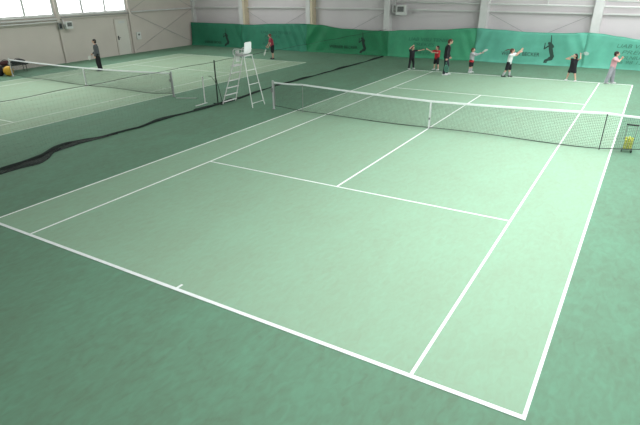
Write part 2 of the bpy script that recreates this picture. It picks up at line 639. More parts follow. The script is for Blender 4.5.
def curtain_mat(name, c, see):
    m = bpy.data.materials.new(name)
    m.use_nodes = True
    nt = m.node_tree
    b = nt.nodes['Principled BSDF']
    b.inputs['Base Color'].default_value = (*c, 1)
    b.inputs['Roughness'].default_value = 0.6
    b.inputs['Specular IOR Level'].default_value = 0.3
    tc = nt.nodes.new('ShaderNodeTexCoord')
    n = nt.nodes.new('ShaderNodeTexNoise')
    n.inputs['Scale'].default_value = 1.3
    n.inputs['Detail'].default_value = 3
    nt.links.new(tc.outputs['Object'], n.inputs['Vector'])
    r = nt.nodes.new('ShaderNodeValToRGB')
    r.color_ramp.elements[0].position = 0.3
    r.color_ramp.elements[1].position = 0.7
    r.color_ramp.elements[0].color = (*[v * 0.88 for v in c], 1)
    r.color_ramp.elements[1].color = (*[v * 1.12 for v in c], 1)
    nt.links.new(n.outputs['Fac'], r.inputs['Fac'])
    nt.links.new(r.outputs['Color'], b.inputs['Base Color'])
    tr = nt.nodes.new('ShaderNodeBsdfTransparent')
    tr.inputs['Color'].default_value = (0.55, 0.95, 0.75, 1)
    mx = nt.nodes.new('ShaderNodeMixShader')
    mx.inputs[0].default_value = see
    nt.links.new(b.outputs[0], mx.inputs[1])
    nt.links.new(tr.outputs[0], mx.inputs[2])
    nt.links.new(mx.outputs[0], nt.nodes['Material Output'].inputs['Surface'])
    return m


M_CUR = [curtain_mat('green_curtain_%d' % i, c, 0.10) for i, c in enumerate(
    [(0.026, 0.185, 0.105), (0.04, 0.225, 0.14), (0.026, 0.215, 0.095), (0.065, 0.34, 0.185), (0.135, 0.46, 0.345), (0.145, 0.48, 0.36)])]  # left panels darker: partly other cloth, partly weaker light put into the colour
M_PRINT_D = mat('black_print', (0.010, 0.028, 0.022), 0.7, 0.1, 10, linear=True)
M_PRINT = mat('dark_print', (0.035, 0.075, 0.06), 0.7, 0.1, 10, linear=True)
edges = [XL + 0.25] + JOINS + [XR - 0.1]
CUR_LAB = ['green backdrop curtain printed with a player silhouette, in the corner by the beige wall',
           'green backdrop curtain printed with faded lines of text, behind the player in red',
           'green backdrop curtain with player silhouette, where the divider net ends',
           'green backdrop curtain with lines of text behind the coach in black',
           'bright green backdrop curtain with a large dark serving player silhouette',
           'bright green backdrop curtain with lines of text behind the pink top player']
panels = []
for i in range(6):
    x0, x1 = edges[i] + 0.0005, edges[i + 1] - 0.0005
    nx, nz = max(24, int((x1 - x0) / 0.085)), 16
    mb = MB()
    for th in (0.0, 0.006):
        for a in range(nx + 1):
            x = x0 + (x1 - x0) * a / nx
            for c in range(nz + 1):
                z = 0.012 + (top_z(x) - 0.012) * c / nz
                mb.v.append((x, cur_y(x, z) + th, z))
    N = (nx + 1) * (nz + 1)
    for a in range(nx):
        for c in range(nz):
            q = a * (nz + 1) + c
            mb.f.append((q, q + nz + 1, q + nz + 2, q + 1))
            mb.f.append((N + q, N + q + 1, N + q + nz + 2, N + q + nz + 1))
    for a in range(nx):
        for c in (0, nz):
            q = a * (nz + 1) + c
            mb.f.append((q, q + nz + 1, N + q + nz + 1, N + q))
    for c in range(nz):
        for a in (0, nx):
            q = a * (nz + 1) + c
            mb.f.append((q, q + 1, N + q + 1, N + q))
    root = empty('backdrop_curtain', ((x0 + x1) / 2, 16.72, 0))
    tag(root, CUR_LAB[i], 'curtain', 'green backdrop curtains')
    ox = (x0 + x1) / 2
    mb.v = [(x - ox, y - 16.72, z) for x, y, z in mb.v]
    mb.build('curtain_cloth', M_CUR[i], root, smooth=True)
    # top hem cord
    pts = []
    for a in range(31):
        x = x0 + 0.02 + (x1 - x0 - 0.04) * a / 30
        z = top_z(x)
        pts.append((x - ox, cur_y(x, z) - 16.72 + 0.003, z + 0.008))
    MB().tube(pts, 0.014, 6).build('hem_cord', M_CUR[i], root, smooth=True)
    panels.append((root, ox))


def on_curtain(i, name, me, x, z, m):
    root, ox = panels[i]
    for v in me.vertices:
        px, pz = x + v.co.x, z + v.co.y
        v.co = (px - ox, cur_y(px, pz) - 16.72 - 0.012, pz)
    me.materials.clear()
    me.materials.append(m)
    o = bpy.data.objects.new(name, me)
    COL.objects.link(o)
    o.parent = root
    return o


def fit_text(i, body, x0, x1, z, cap, m, shear=0.0):
    me = text_mesh(body, 1.0, shear)
    w = max(v.co.x for v in me.vertices)
    h = 0.7
    for v in me.vertices:
        v.co.x *= (x1 - x0) / w
        v.co.y *= cap / h
    # one mesh for each word
    bm = bmesh.new()
    bm.from_mesh(me)
    bm.verts.ensure_lookup_table()
    spans = sorted((min(v.co.x for v in f.verts), max(v.co.x for v in f.verts), f.index) for f in bm.faces)
    groups, end = [], -9
    gap = 0.22 * cap / 0.7 * 1.0
    gap = 0.24 * (x1 - x0) / w
    for a, b, k in spans:
        if a - end > gap or not groups:
            groups.append(set())
        groups[-1].add(k)
        end = max(end, b)
    bm.free()
    for g_ in groups:
        bw = bmesh.new()
        bw.from_mesh(me)
        bmesh.ops.delete(bw, geom=[f for f in bw.faces if f.index not in g_], context='FACES')
        mw = bpy.data.meshes.new('lettering')
        bw.to_mesh(mw)
        bw.free()
        on_curtain(i, 'lettering', mw, x0, z, m)


def silhouette(i, xc, z0, z1, m):
    """serving player: strokes in drawing units, origin top-left"""
    S = [((52, 62), (44, 0), 5, 3), ((48, 62), (66, 88), 8, 13), ((36, 62), (37, 64), 11, 11), ((40, 80), (4, 108), 6, 5), ((4, 108), (4, 62), 5, 3),
         ((50, 84), (60, 120), 15, 16), ((60, 120), (78, 168), 16, 15), ((78, 165), (74, 186), 16, 12), ((74, 186), (28, 200), 13, 8), ((28, 200), (22, 216), 8, 7),
         ((22, 214), (40, 217), 6, 5), ((60, 180), (40, 204), 11, 8)]
    sc = (z1 - z0) / 222.0
    mb = MB()
    for k, ((ax, ay), (bx, by), ra, rb) in enumerate(S):
        a, b = Vector((ax, -ay)), Vector((bx, -by))
        d = (b - a)
        t = d.normalized() if d.length > 1e-6 else Vector((1, 0))
        n = Vector((-t.y, t.x))
        an0 = math.atan2(n.y, n.x)
        pts = []
        for q in range(7):
            an = an0 + math.pi * q / 6
            pts.append((a.x + ra * math.cos(an), a.y + ra * math.sin(an)))
        for q in range(7):
            an = an0 + math.pi + math.pi * q / 6
            pts.append((b.x + rb * math.cos(an), b.y + rb * math.sin(an)))
        b0 = len(mb.v)
        mb.v += [((p[0] - 42) * sc, (p[1] + 222) * sc, 0) for p in pts]
        mb.f.append(tuple(b0 + q for q in range(14)))
    me = mb.mesh('player_silhouette')
    on_curtain(i, 'player_silhouette', me, xc, z0, m)


silhouette(0, -22.85, 0.08, 1.36, M_PRINT_D)
fit_text(0, 'WERNER BECKER', -25.15, -23.3, 0.24, 0.17, M_PRINT_D)
silhouette(2, -10.9, 0.10, 1.42, M_PRINT_D)
fit_text(2, 'WERNER BECKER', -13.45, -11.25, 0.37, 0.18, M_PRINT_D)
silhouette(4, 0.9, 0.13, 1.60, M_PRINT)
fit_text(4, 'WERNER BECKER', -1.66, 0.45, 0.46, 0.20, M_PRINT)
for i, x, w, z in ((1, -19.4, 2.7, 1.12), (3, -7.6, 2.9, 1.04), (5, 4.2, 3.0, 1.10)):
    pm = mat('faded_print_%d' % i, {1: (0.022, 0.125, 0.085), 3: (0.032, 0.165, 0.10), 5: (0.075, 0.24, 0.18)}[i], 0.7, 0.08, 10, linear=True)
    fit_text(i, 'UAB VISU TENISO', x, x + w, z, 0.19, pm, 0.25)
    fit_text(i, 'PREKES', x + 0.30, x + 0.30 + w * 0.52, z - 0.30, 0.19, pm, 0.25)
    fit_text(i, 'VILNIUS', x + 0.32, x + 0.32 + w * 0.36, z - 0.56, 0.17, pm, 0.25)
    fit_text(i, '86 98 177', x + 0.12, x + 0.12 + w * 0.5, z - 0.80, 0.17, pm, 0.25)


# ------------------------------------------------------------------ tennis nets
def tennis_net(cx, xl, xr, label, dip_pts, yshift=0.0, cell=0.045, thread=0.0039):
    root = empty('tennis_net', (cx, 0, 0))
    tag(root, label, 'net')

    def top(x):
        for (a, za), (b, zb) in zip(dip_pts, dip_pts[1:]):
            if x <= b:
                t = (x - a) / (b - a)
                return za + (zb - za) * t - 0.02 * math.sin(math.pi * t)
        return dip_pts[-1][1]

    def bot(x):
        e = min(x - xl, xr - x)
        return 0.035 + 0.02 * math.sin(x * 1.1) + 0.11 * math.exp(-(e / 0.9) ** 2)

    def bow(x, t):
        return 0.02 * math.sin(x * 0.9) * math.sin(math.pi * t)
    mb = MB()
    nx = int((xr - xl) / cell)
    nz = 22
    for k in range(nx + 1):
        x = xl + (xr - xl) * k / nx
        for a, b in ((0, 0.5), (0.5, 1)):
            mb.bar((x - cx, bow(x, a), bot(x) + (top(x) - bot(x)) * a), (x - cx, bow(x, b), bot(x) + (top(x) - bot(x)) * b), thread, thread)
    for j in range(nz):
        t = j / nz
        seg = 40
        for k in range(seg):
            xa = xl + (xr - xl) * k / seg
            xb = xl + (xr - xl) * (k + 1) / seg
            mb.bar((xa - cx, bow(xa, t), bot(xa) + (top(xa) - bot(xa)) * t), (xb - cx, bow(xb, t), bot(xb) + (top(xb) - bot(xb)) * t), thread, thread)
    o = mb.build('net_mesh', M_NETCORD, root)
    o['kind'] = 'stuff'
    hb = MB()
    seg = 60
    pr = []
    for k in range(seg + 1):
        x = xl + (xr - xl) * k / seg
        pr.append((x - cx, top(x)))
    b0 = 0
    for x, z in pr:
        hb.v += [(x, -0.018, z - 0.055), (x, -0.018, z - 0.01), (x, 0.0, z + 0.006), (x, 0.018, z - 0.01), (x, 0.018, z - 0.055)]
    for k in range(seg):
        for q in range(5):
            a = k * 5 + q
            b = k * 5 + (q + 1) % 5
            hb.f.append((a, b, b + 5, a + 5))
    hb.f.append((0, 1, 2, 3, 4))
    hb.f.append(tuple(seg * 5 + q for q in (4, 3, 2, 1, 0)))
    hb.build('headband', M_BAND, root)
    MB().tube([(xl + (xr - xl) * k / 40 - cx, 0, bot(xl + (xr - xl) * k / 40)) for k in range(41)], 0.012, 6).build('bottom_cord', M_NETCORD, root)
    for x in (xl, xr):
        MB().bar((x - cx, 0, bot(x)), (x - cx, 0, top(x)), 0.03, 0.03).build('side_tape', M_GREYM, root)
    return root, top


def net_post(x, y, h, r, m, label, name='net_post', cap=True):
    t = empty(name, (x, y, 0))
    tag(t, label, 'post')
    MB().tube([(0, 0, 0.006), (0, 0, h)], r, 14).build('post_tube', m, t, smooth=False)
    if cap:
        MB().tube([(0, 0, h), (0, 0, h + 0.015)], r * 1.15, 14).build('post_cap', m, t)
        MB().tube([(0, 0, 0.003), (0, 0, 0.02)], r * 2.0, 16).build('floor_collar', M_GREYM, t)
        cl_ = MB().box(-0.03, 0.03, -r - 0.05, -r, h * 0.62, h * 0.76)
        cl_.tube([(-0.03, -r - 0.03, h * 0.7), (-0.07, -r - 0.03, h * 0.7), (-0.07, -r - 0.03, h * 0.62)], 0.008, 6)
        cl_.build('winch', M_GREYM, t)
    return t


net1, top1 = tennis_net(0, -6.36, 6.36, 'long tennis net with white headband across the bright green court',
                        [(-6.36, 1.05), (-5.03, 1.07), (0, 0.925), (5.15, 1.07), (6.36, 1.05)])
st = MB().box(-0.025, 0.025, -0.025, -0.021, 0.008, 0.9)
st.box(-0.025, 0.025, 0.021, 0.025, 0.008, 0.9)
sto = st.build('centre_strap', M_BAND, net1)
MB().box(-0.03, 0.03, -0.035, -0.0255, 0.30, 0.37).build('buckle', M_GREYM, sto)
MB().box(-0.05, 0.05, -0.05, 0.05, 0.0085, 0.02).build('anchor_plate', M_GREYM, sto)
net_post(-6.42, 0, 1.08, 0.038, mat('pale_aluminium', (0.5, 0.5, 0.5), 0.35, 0.05, 10, linear=True), 'pale grey net post of the bright court, beside the umpire chair')
net_post(6.42, 0, 1.08, 0.038, MATS['pale_aluminium'], 'pale grey net post beyond the basket of yellow balls')


def singles_stick(x, m, label):
    t = empty('singles_stick', (x, -0.03, 0))
    tag(t, label, 'net stick', 'singles sticks')
    MB().tube([(0, 0, 0.008), (0, 0, 1.03)], 0.013, 8).build('stick', m, t)
    mb = MB().bar((0, -0.02, 1.0), (0, 0.07, 1.0), 0.03, 0.03)
    mb.build('hook', m, t)


singles_stick(-5.03, M_GREYM, 'pale grey singles stick holding the net up near the umpire chair')
singles_stick(5.15, M_DARK, 'dark singles stick holding the net up near the ball basket')

N2L, N2R = -24.42, -11.98
net2, top2 = tennis_net(C2, N2L, N2R, 'tennis net with white headband across the duller second court',
                        [(N2L, 0.93), (C2 - 0.2, 0.88), (N2R, 1.02)], thread=0.0045)
st = MB().box(-0.23, -0.17, -0.026, -0.021, 0.008, 0.86)
st.box(-0.23, -0.17, 0.021, 0.026, 0.008, 0.86)
sto = st.build('centre_strap', M_BAND, net2)
MB().box(-0.26, -0.14, -0.06, 0.06, 0.0085, 0.03).build('anchor_plate', M_GREYM, sto)
net_post(N2L - 0.05, 0, 0.98, 0.04, M_WHITE, 'white net post of the second court, beside the yellow ball')
net_post(N2R + 0.06, 0, 1.06, 0.045, mat('mid_grey_post', (0.30, 0.31, 0.30), 0.5, 0.08, 10, linear=True), 'mid grey net post of the second court, nearest the divider net')

# ------------------------------------------------------------------ divider net between the courts
LOW = [(-8.28, -10.05), (-8.29, -9.48), (-8.18, -8.92), (-8.41, -8.52), (-8.83, -8.08), (-8.88, -7.8), (-8.98, -7.02), (-8.89, -6.28), (-8.9, -5.11),
       (-8.85, -4.7), (-8.99, -3.75), (-9.02, -2.84), (-8.95, -1.92), (-8.9, -1.58), (-8.9, -0.44), (-8.89, 0.95), (-9.03, 1.82), (-9.28, 3.96),
       (-9.16, 5.91), (-9.15, 8.72), (-9.09, 12.21), (-9.12, 16.45)]
UP = [(-8.7, -9.81), (-8.72, -9.22), (-8.89, -8.46), (-9.26, -7.81), (-9.38, -7.31), (-9.29, -6.64), (-9.05, -6.15), (-8.98, -5.03)]


def interp_x(tab, y):
    tab = sorted(tab, key=lambda p: p[1])
    if y <= tab[0][1]:
        return tab[0][0]
    for (xa, ya), (xb, yb) in zip(tab, tab[1:]):
        if y <= yb:
            return xa + (xb - xa) * (y - ya) / (yb - ya)
    return tab[-1][0]


div = empty('divider_net', (-9.03, 0, 0))
tag(div, 'low dark divider net between the two courts with its hem lying on the floor', 'net')
Y0, Y1 = -14.5, 16.4
# heavy dark hem: a soft roll with a flap, following the waves on the floor
def ring_strip(name, rings, material):
    mb = MB()
    n = len(rings[0])
    for r_ in rings:
        mb.v += r_
    for k in range(len(rings) - 1):
        for q in range(n):
            a, b = k * n + q, k * n + (q + 1) % n
            mb.f.append((a, b, b + n, a + n))
    mb.f.append(tuple(range(n)))
    mb.f.append(tuple((len(rings) - 1) * n + q for q in reversed(range(n))))
    return mb.build(name, material, div, smooth=True)


roll, flap = [], []
for k in range(241):
    y = Y0 + (Y1 - Y0) * k / 240
    yy = max(y, -10.0)
    lo = interp_x(LOW, yy) + 9.03
    w = 0.085 + 0.025 * math.sin(y * 1.3) + 0.015 * math.sin(y * 3.1)
    if -1.8 < y < 0.5:
        w += 0.05
    hh_ = w * 0.75
    up = min(interp_x(UP, yy) + 9.03 if yy < -5 else lo - w, lo - w)
    roll.append([(up + w, y, 0.008), (up + w * 0.85, y, hh_ * 0.55), (up + w * 0.4, y, hh_), (up + 0.01, y, hh_ * 0.7), (up, y, 0.008)])
    if lo - up - w > 0.04 and y < -5.3:
        wv = 0.01 * math.sin(y * 6)
        flap.append([(lo, y, 0.006), (lo - 0.03, y, 0.022 + wv), (up + w * 0.9, y, 0.034 + wv), (up + w * 0.9, y, 0.026 + wv), (lo - 0.03, y, 0.014 + wv)])
ring_strip('weighted_hem', roll, M_DIV)
M_FLAP = bpy.data.materials.new('loose_dark_netting')
M_FLAP.use_nodes = True
_nt = M_FLAP.node_tree
_b = _nt.nodes['Principled BSDF']
_b.inputs['Base Color'].default_value = (0.025, 0.032, 0.028, 1)
_b.inputs['Roughness'].default_value = 0.9
_tr = _nt.nodes.new('ShaderNodeBsdfTransparent')
_mx = _nt.nodes.new('ShaderNodeMixShader')
_ck = _nt.nodes.new('ShaderNodeTexChecker')
_ck.inputs['Scale'].default_value = 60.0
_tc = _nt.nodes.new('ShaderNodeTexCoord')
_nt.links.new(_tc.outputs['Object'], _ck.inputs['Vector'])
_mr = _nt.nodes.new('ShaderNodeMapRange')
_mr.inputs[3].default_value = 0.25
_mr.inputs[4].default_value = 0.55
_nt.links.new(_ck.outputs['Fac'], _mr.inputs[0])
_nt.links.new(_mr.outputs[0], _mx.inputs[0])
_nt.links.new(_b.outputs[0], _mx.inputs[1])
_nt.links.new(_tr.outputs[0], _mx.inputs[2])
_nt.links.new(_mx.outputs[0], _nt.nodes['Material Output'].inputs['Surface'])
ring_strip('loose_flap', flap, M_FLAP)
ROPE = 1.69
MB().tube([(0.008 * math.sin(y * 2), y, ROPE + 0.012 * math.sin(y * 2.4)) for y in [Y0 + (Y1 - Y0) * k / 150 for k in range(151)]], 0.008, 6).build('top_rope', M_DIV, div)
nm = MB()
cell = 0.13
NT = 0.0009
ny = int((Y1 - Y0) / cell)
for k in range(ny + 1):
    y = Y0 + (Y1 - Y0) * k / ny
    yy = max(y, -10.0)
    lo = interp_x(LOW, yy) - 0.12 + 9.03
    nm.bar((0, y, ROPE), (lo * 0.35, y + 0.02, 0.8), NT)
    nm.bar((lo * 0.35, y + 0.02, 0.8), (lo, y, 0.08), NT)
for j in range(1, 13):
    t = j / 13
    for k in range(60):
        pa = []
        for kk in (k, k + 1):
            y = Y0 + (Y1 - Y0) * kk / 60
            lo = interp_x(LOW, max(y, -10.0)) - 0.12 + 9.03
            z = ROPE + (0.08 - ROPE) * t
            xx = lo * 0.35 * (ROPE - z) / 0.89 if z > 0.8 else lo * (0.35 + 0.65 * (0.8 - z) / 0.72)
            pa.append((xx, y, z))
        nm.bar(pa[0], pa[1], NT)
o = nm.build('netting', M_DIV, div)
o['kind'] = 'stuff'

dp = empty('divider_pole', (-9.03, -0.34, 0))
tag(dp, 'thin dark pole holding the divider net rope beside the umpire chair', 'pole')
MB().tube([(0, 0, 0.006), (0, 0, 1.74)], 0.026, 10).build('pole', M_DIV, dp)
MB().tube([(0.16, 0.12, 0.012), (0.01, 0.0, 1.1)], 0.012, 8).build('brace', M_DIV, dp)
bs = MB().bar((-0.24, 0, 0.02), (0.24, 0, 0.02), 0.05, 0.03)
bs.bar((0, -0.24, 0.02), (0, 0.24, 0.02), 0.05, 0.03)
bs.build('foot', M_DIV, dp)
MB().tube([(-0.22, -0.18, 1.14), (-0.12, -0.12, 1.12), (-0.06, -0.06, 1.0), (0, 0, 0.82)], 0.009, 6).build('hook_cord', M_DIV, dp)

wp = empty('white_stand', (-9.60, -0.50, 0))
tag(wp, 'short white metal stand on a flat bar base beside the divider net pole', 'stand')
MB().tube([(0, 0, 0.03), (0, 0, 1.06)], 0.025, 10).build('post', M_WHITE, wp)
MB().bar((0.05, 0.0, 1.07), (-0.05, 0.0, 1.07), 0.03, 0.03).build('top_hook', M_WHITE, wp)
MB().bar((0.04, -0.60, 0.02), (0.0, 0.12, 0.02), 0.05, 0.025).build('base_bar', M_WHITE, wp)
fb = empty('floor_bar', (-11.1, -0.06, 0))
tag(fb, 'thin white bar lying on the dark floor beside the second net', 'bar')
MB().tube([(-0.42, -0.2, 0.018), (0.42, 0.2, 0.018)], 0.014, 8).build('bar_tube', M_WHITE, fb)
for s in (-1, 1):
    MB().tube([(s * 0.42, s * 0.2, 0.018), (s * 0.45, s * 0.214, 0.018)], 0.017, 8).build('end_cap', M_GREYM, fb)

# ------------------------------------------------------------------ umpire chair
uc = empty('umpire_chair', (-8.0, 0.15, 0))
tag(uc, 'tall white umpire chair with ladder steps beside the net post', 'umpire chair')
M_UW = mat('umpire_white', (0.66, 0.67, 0.64), 0.4, 0.03, 6, linear=True)
for s in (-1, 1):
    MB().tube([(0.72, s * 0.40, 0.006), (0.33, s * 0.25, 1.93)], 0.018, 8).build('leg', M_UW, uc)
    MB().tube([(-0.83, s * 0.42, 0.006), (-0.12, s * 0.25, 1.93)], 0.02, 8).build('leg', M_STEEL_L, uc)


def lerp(a, b, t):
    return tuple(p + (q - p) * t for p, q in zip(a, b))


for z in (0.17, 0.88, 1.40):
    t = (z - 0.006) / 1.924
    a = lerp((0.72, -0.40, 0.006), (0.33, -0.25, 1.93), t)
    b = lerp((0.72, 0.40, 0.006), (0.33, 0.25, 1.93), t)
    MB().tube([a, b], 0.013, 8).build('crossbar', M_UW, uc)
for z in (0.10, 0.36, 0.66, 0.95, 1.25, 1.52):
    t = (z - 0.006) / 1.924
    a = lerp((-0.83, -0.42, 0.006), (-0.12, -0.25, 1.93), t)
    b = lerp((-0.83, 0.42, 0.006), (-0.12, 0.25, 1.93), t)
    MB().bar((a[0], a[1], z), (b[0], b[1], z), 0.10, 0.022).build('step', M_STEEL_L, uc)
MB().box(-0.16, 0.36, -0.26, 0.26, 1.92, 1.95).build('platform', M_STEEL_L, uc)
# moulded plastic seat
seat = MB()
prof = [(-0.13, 2.00), (-0.05, 1.985), (0.1, 1.975), (0.24, 1.985), (0.31, 2.03), (0.345, 2.12), (0.37, 2.26), (0.385, 2.40), (0.385, 2.44)]
for th in (0, 1):
    for i, (x, z) in enumerate(prof):
        hw = 0.24 if i < 5 else 0.24 - 0.03 * (i - 4) / 4
        for k in range(7):
            u = -1 + 2 * k / 6
            curv = 0.03 * u * u
            nx_, nz_ = (0.012, 0.0) if i > 4 else (0.0, -0.012)
            if i <= 4:
                seat.v.append((x + th * nx_, u * hw, z + curv + th * nz_))
            else:
                seat.v.append((x - curv * 0.9 + th * nx_, u * hw * (1 - (0.25 if i == len(prof) - 1 else 0)), z + curv * max(0, (6 - i)) / 4 + th * nz_))
NP = len(prof) * 7
for i in range(len(prof) - 1):
    for k in range(6):
        q = i * 7 + k
        seat.f.append((q, q + 1, q + 8, q + 7))
        seat.f.append((NP + q, NP + q + 7, NP + q + 8, NP + q + 1))
    for k in (0, 6):
        q = i * 7 + k
        seat.f.append((q, q + 7, NP + q + 7, NP + q))
for k in range(6):
    for i in (0, len(prof) - 1):
        q = i * 7 + k
        seat.f.append((q, q + 1, NP + q + 1, NP + q))
seat.build('seat_shell', mat('white_seat_plastic', (0.85, 0.86, 0.85), 0.35, 0.02, 5, linear=True), uc, smooth=True)
for s in (-1, 1):
    MB().tube([(0.33, s * 0.25, 2.17), (0.1, s * 0.27, 2.19), (-0.12, s * 0.27, 2.18), (-0.19, s * 0.27, 2.12), (-0.19, s * 0.27, 2.0), (-0.14, s * 0.26, 1.95)], 0.018, 8).build('armrest', M_STEEL_L, uc, smooth=True)
MB().box(-0.21, -0.195, -0.12, 0.12, 1.68, 2.1).build('writing_board', M_UW, uc)
MB().bar((-0.30, -0.22, 1.55), (-0.30, 0.22, 1.55), 0.2, 0.02).build('footrest', M_STEEL_L, uc)

# ------------------------------------------------------------------ basket of tennis balls
BKX, BKY = 5.83, 0.20
bk = empty('ball_basket', (BKX, BKY, 0))
tag(bk, 'wire ball basket with raised dark handle behind the net, full of yellow balls', 'basket')
BW = 0.122
wires = MB()
for z in (0.07, 0.13, 0.20, 0.27, 0.33):
    wires.tube([(-BW, -BW, z), (BW, -BW, z), (BW, BW, z), (-BW, BW, z)], 0.0025, 6, closed=True)
for k in range(7):
    t = -BW + 2 * BW * k / 6
    for a in ((t, -BW), (t, BW), (-BW, t), (BW, t)):
        wires.tube([(a[0], a[1], 0.07), (a[0], a[1], 0.33)], 0.0016, 5)
    wires.tube([(t, -BW, 0.07), (t, BW, 0.07)], 0.003, 5)
wires.build('wire_cage', M_GREYM, bk)
for s in (-1, 1):
    MB().tube([(s * BW, 0, 0.30), (s * BW, 0, 0.75)], 0.007, 8).build('handle_rod', M_GREYM, bk)
    MB().bar((s * BW, -BW - 0.03, 0.035), (s * BW, BW + 0.03, 0.035), 0.025, 0.06).build('foot', M_DARK, bk)
MB().bar((-BW - 0.03, 0, 0.75), (BW + 0.03, 0, 0.75), 0.035, 0.035).build('handle_grip', M_DARK, bk)

# fuzzy tennis ball with its curved seam
M_BALL = mat('yellow_felt', (0.72, 0.74, 0.10), 0.95, 0.08, 60, linear=True)
M_SEAM = mat('ball_seam', (0.75, 0.77, 0.6), 0.8, 0.05, 30, linear=True)
bm = bmesh.new()
bmesh.ops.create_icosphere(bm, subdivisions=2, radius=0.033)
ball_me = bpy.data.meshes.new('tennis_ball')
bm.to_mesh(ball_me)
bm.free()
ball_me.materials.append(M_BALL)
for p in ball_me.polygons:
    p.use_smooth = True
seam_pts = []
for k in range(28):
    t = 2 * math.pi * k / 28
    a, b = 0.75, 0.25
    v = Vector((a * math.sin(t) + b * math.sin(3 * t), a * math.cos(t) - b * math.cos(3 * t), 2 * math.sqrt(a * b) * math.cos(2 * t)))
    seam_pts.append(v.normalized() * 0.0328)
seam_me = MB().tube(seam_pts, 0.0016, 4, closed=True).mesh('seam', M_SEAM)


def put_ball(loc, label, group):
    o = bpy.data.objects.new('tennis_ball', ball_me)
    o.location = loc
    o.rotation_euler = (random.uniform(0, 6), random.uniform(0, 6), random.uniform(0, 6))
    COL.objects.link(o)
    tag(o, label, 'ball', group)
    s = bpy.data.objects.new('seam', seam_me)
    s.parent = o
    COL.objects.link(s)


for lz in range(5):
    for i in range(3):
        for j in range(3):
            if lz == 4 and i in (0, 2) and j in (0, 2):
                continue
            x = -0.075 + i * 0.075 + random.uniform(-0.002, 0.002)
            y = -0.075 + j * 0.075 + random.uniform(-0.002, 0.002)
            z = 0.108 + lz * 0.0675
            put_ball((BKX + x, BKY + y, z), 'yellow tennis ball heaped in the wire basket', 'tennis balls in the wire basket')

# ------------------------------------------------------------------ bench, bags and big ball at the far wall
bn = empty('bench', (-25.75, 0.55, 0))
tag(bn, 'black bench with metal legs against the beige wall', 'bench')
for k in range(3):
    MB().box(-0.2 + k * 0.14, -0.08 + k * 0.14, -1.5, 1.15, 0.40, 0.48).build('seat_slat', M_DARK, bn)
for y in (-1.3, -0.1, 1.0):
    for x in (-0.16, 0.16):
        MB().tube([(x, y, 0.006), (x, y, 0.40)], 0.02, 8).build('leg', M_DARK, bn)
    MB().bar((-0.16, y, 0.385), (0.16, y, 0.385), 0.03, 0.03).build('crossbar', M_GREYM, bn)


def bag(name, loc, size, rz, m, label, cat='bag', strap=True):
    t = empty(name, loc, rz)
    tag(t, label, cat)
    sx, sy, sz = size
    mb = MB()
    mb.ell((0, 0, sz * 0.47), sx * 0.5, sy * 0.5, sz * 0.47, 16, 10)
    mb.ell((0, sy * 0.18, sz * 0.42), sx * 0.46, sy * 0.36, sz * 0.41, 16, 10)
    mb.ell((0, -sy * 0.18, sz * 0.40), sx * 0.46, sy * 0.36, sz * 0.39, 16, 10)
    bake(mb, 'bag_body', m, 0.025, 3, t)
    if strap:
        MB().tube([(0, -sy * 0.25, sz * 0.75), (0, -sy * 0.18, sz * 1.02), (0, 0, sz * 1.1), (0, sy * 0.18, sz * 1.02), (0, sy * 0.25, sz * 0.75)], 0.014, 6).build('strap', M_DARK, t, smooth=True)
    MB().bar((sx * 0.15, -sy * 0.25, sz * 0.88), (sx * 0.15, sy * 0.25, sz * 0.88), 0.02, 0.012).build('zip', M_GREYM, t)
    return t


M_MAROON = mat('maroon_cloth', (0.055, 0.018, 0.02), 0.8, 0.2, 6, linear=True)
M_NAVY = mat('black_cloth', (0.014, 0.014, 0.018), 0.85, 0.2, 6, linear=True)
bag('sports_bag', (-25.72, 1.2, 0.482), (0.40, 0.85, 0.27), 0, M_NAVY, 'black sports bag lying on the bench end by the white net post')
bag('sports_bag', (-25.72, 0.42, 0.482), (0.38, 0.62, 0.28), 0, M_MAROON, 'maroon sports bag on the bench above the yellow ball')
bag('backpack', (-25.72, -0.35, 0.482), (0.36, 0.42, 0.40), 0.2, M_NAVY, 'black backpack standing on the bench')
bag('backpack', (-25.3, -0.2, 0.006), (0.34, 0.40, 0.58), 0.4, M_NAVY, 'large black backpack on the floor beside the yellow ball')
bag('sports_bag', (-25.25, -0.85, 0.006), (0.36, 0.7, 0.3), 0.1, M_NAVY, 'black sports bag lying on the floor before the bench')

gb = empty('exercise_ball', (-24.85, 0.02, 0))
tag(gb, 'large yellow exercise ball on the floor by the bench', 'ball')
M_GB = mat('yellow_rubber', (0.62, 0.36, 0.03), 0.4, 0.05, 5, linear=True)
MB().ell((0, 0, 0.275), 0.27, 0.27, 0.27, 24, 16).build('ball_skin', M_GB, gb, smooth=True)
for k in range(-2, 3):
    z = k * 0.085
    r = math.sqrt(0.27 ** 2 - z * z)
    MB().tube([(r * math.cos(a * math.pi / 12), r * math.sin(a * math.pi / 12), 0.275 + z) for a in range(24)], 0.006, 5, closed=True).build('rib', M_GB, gb)

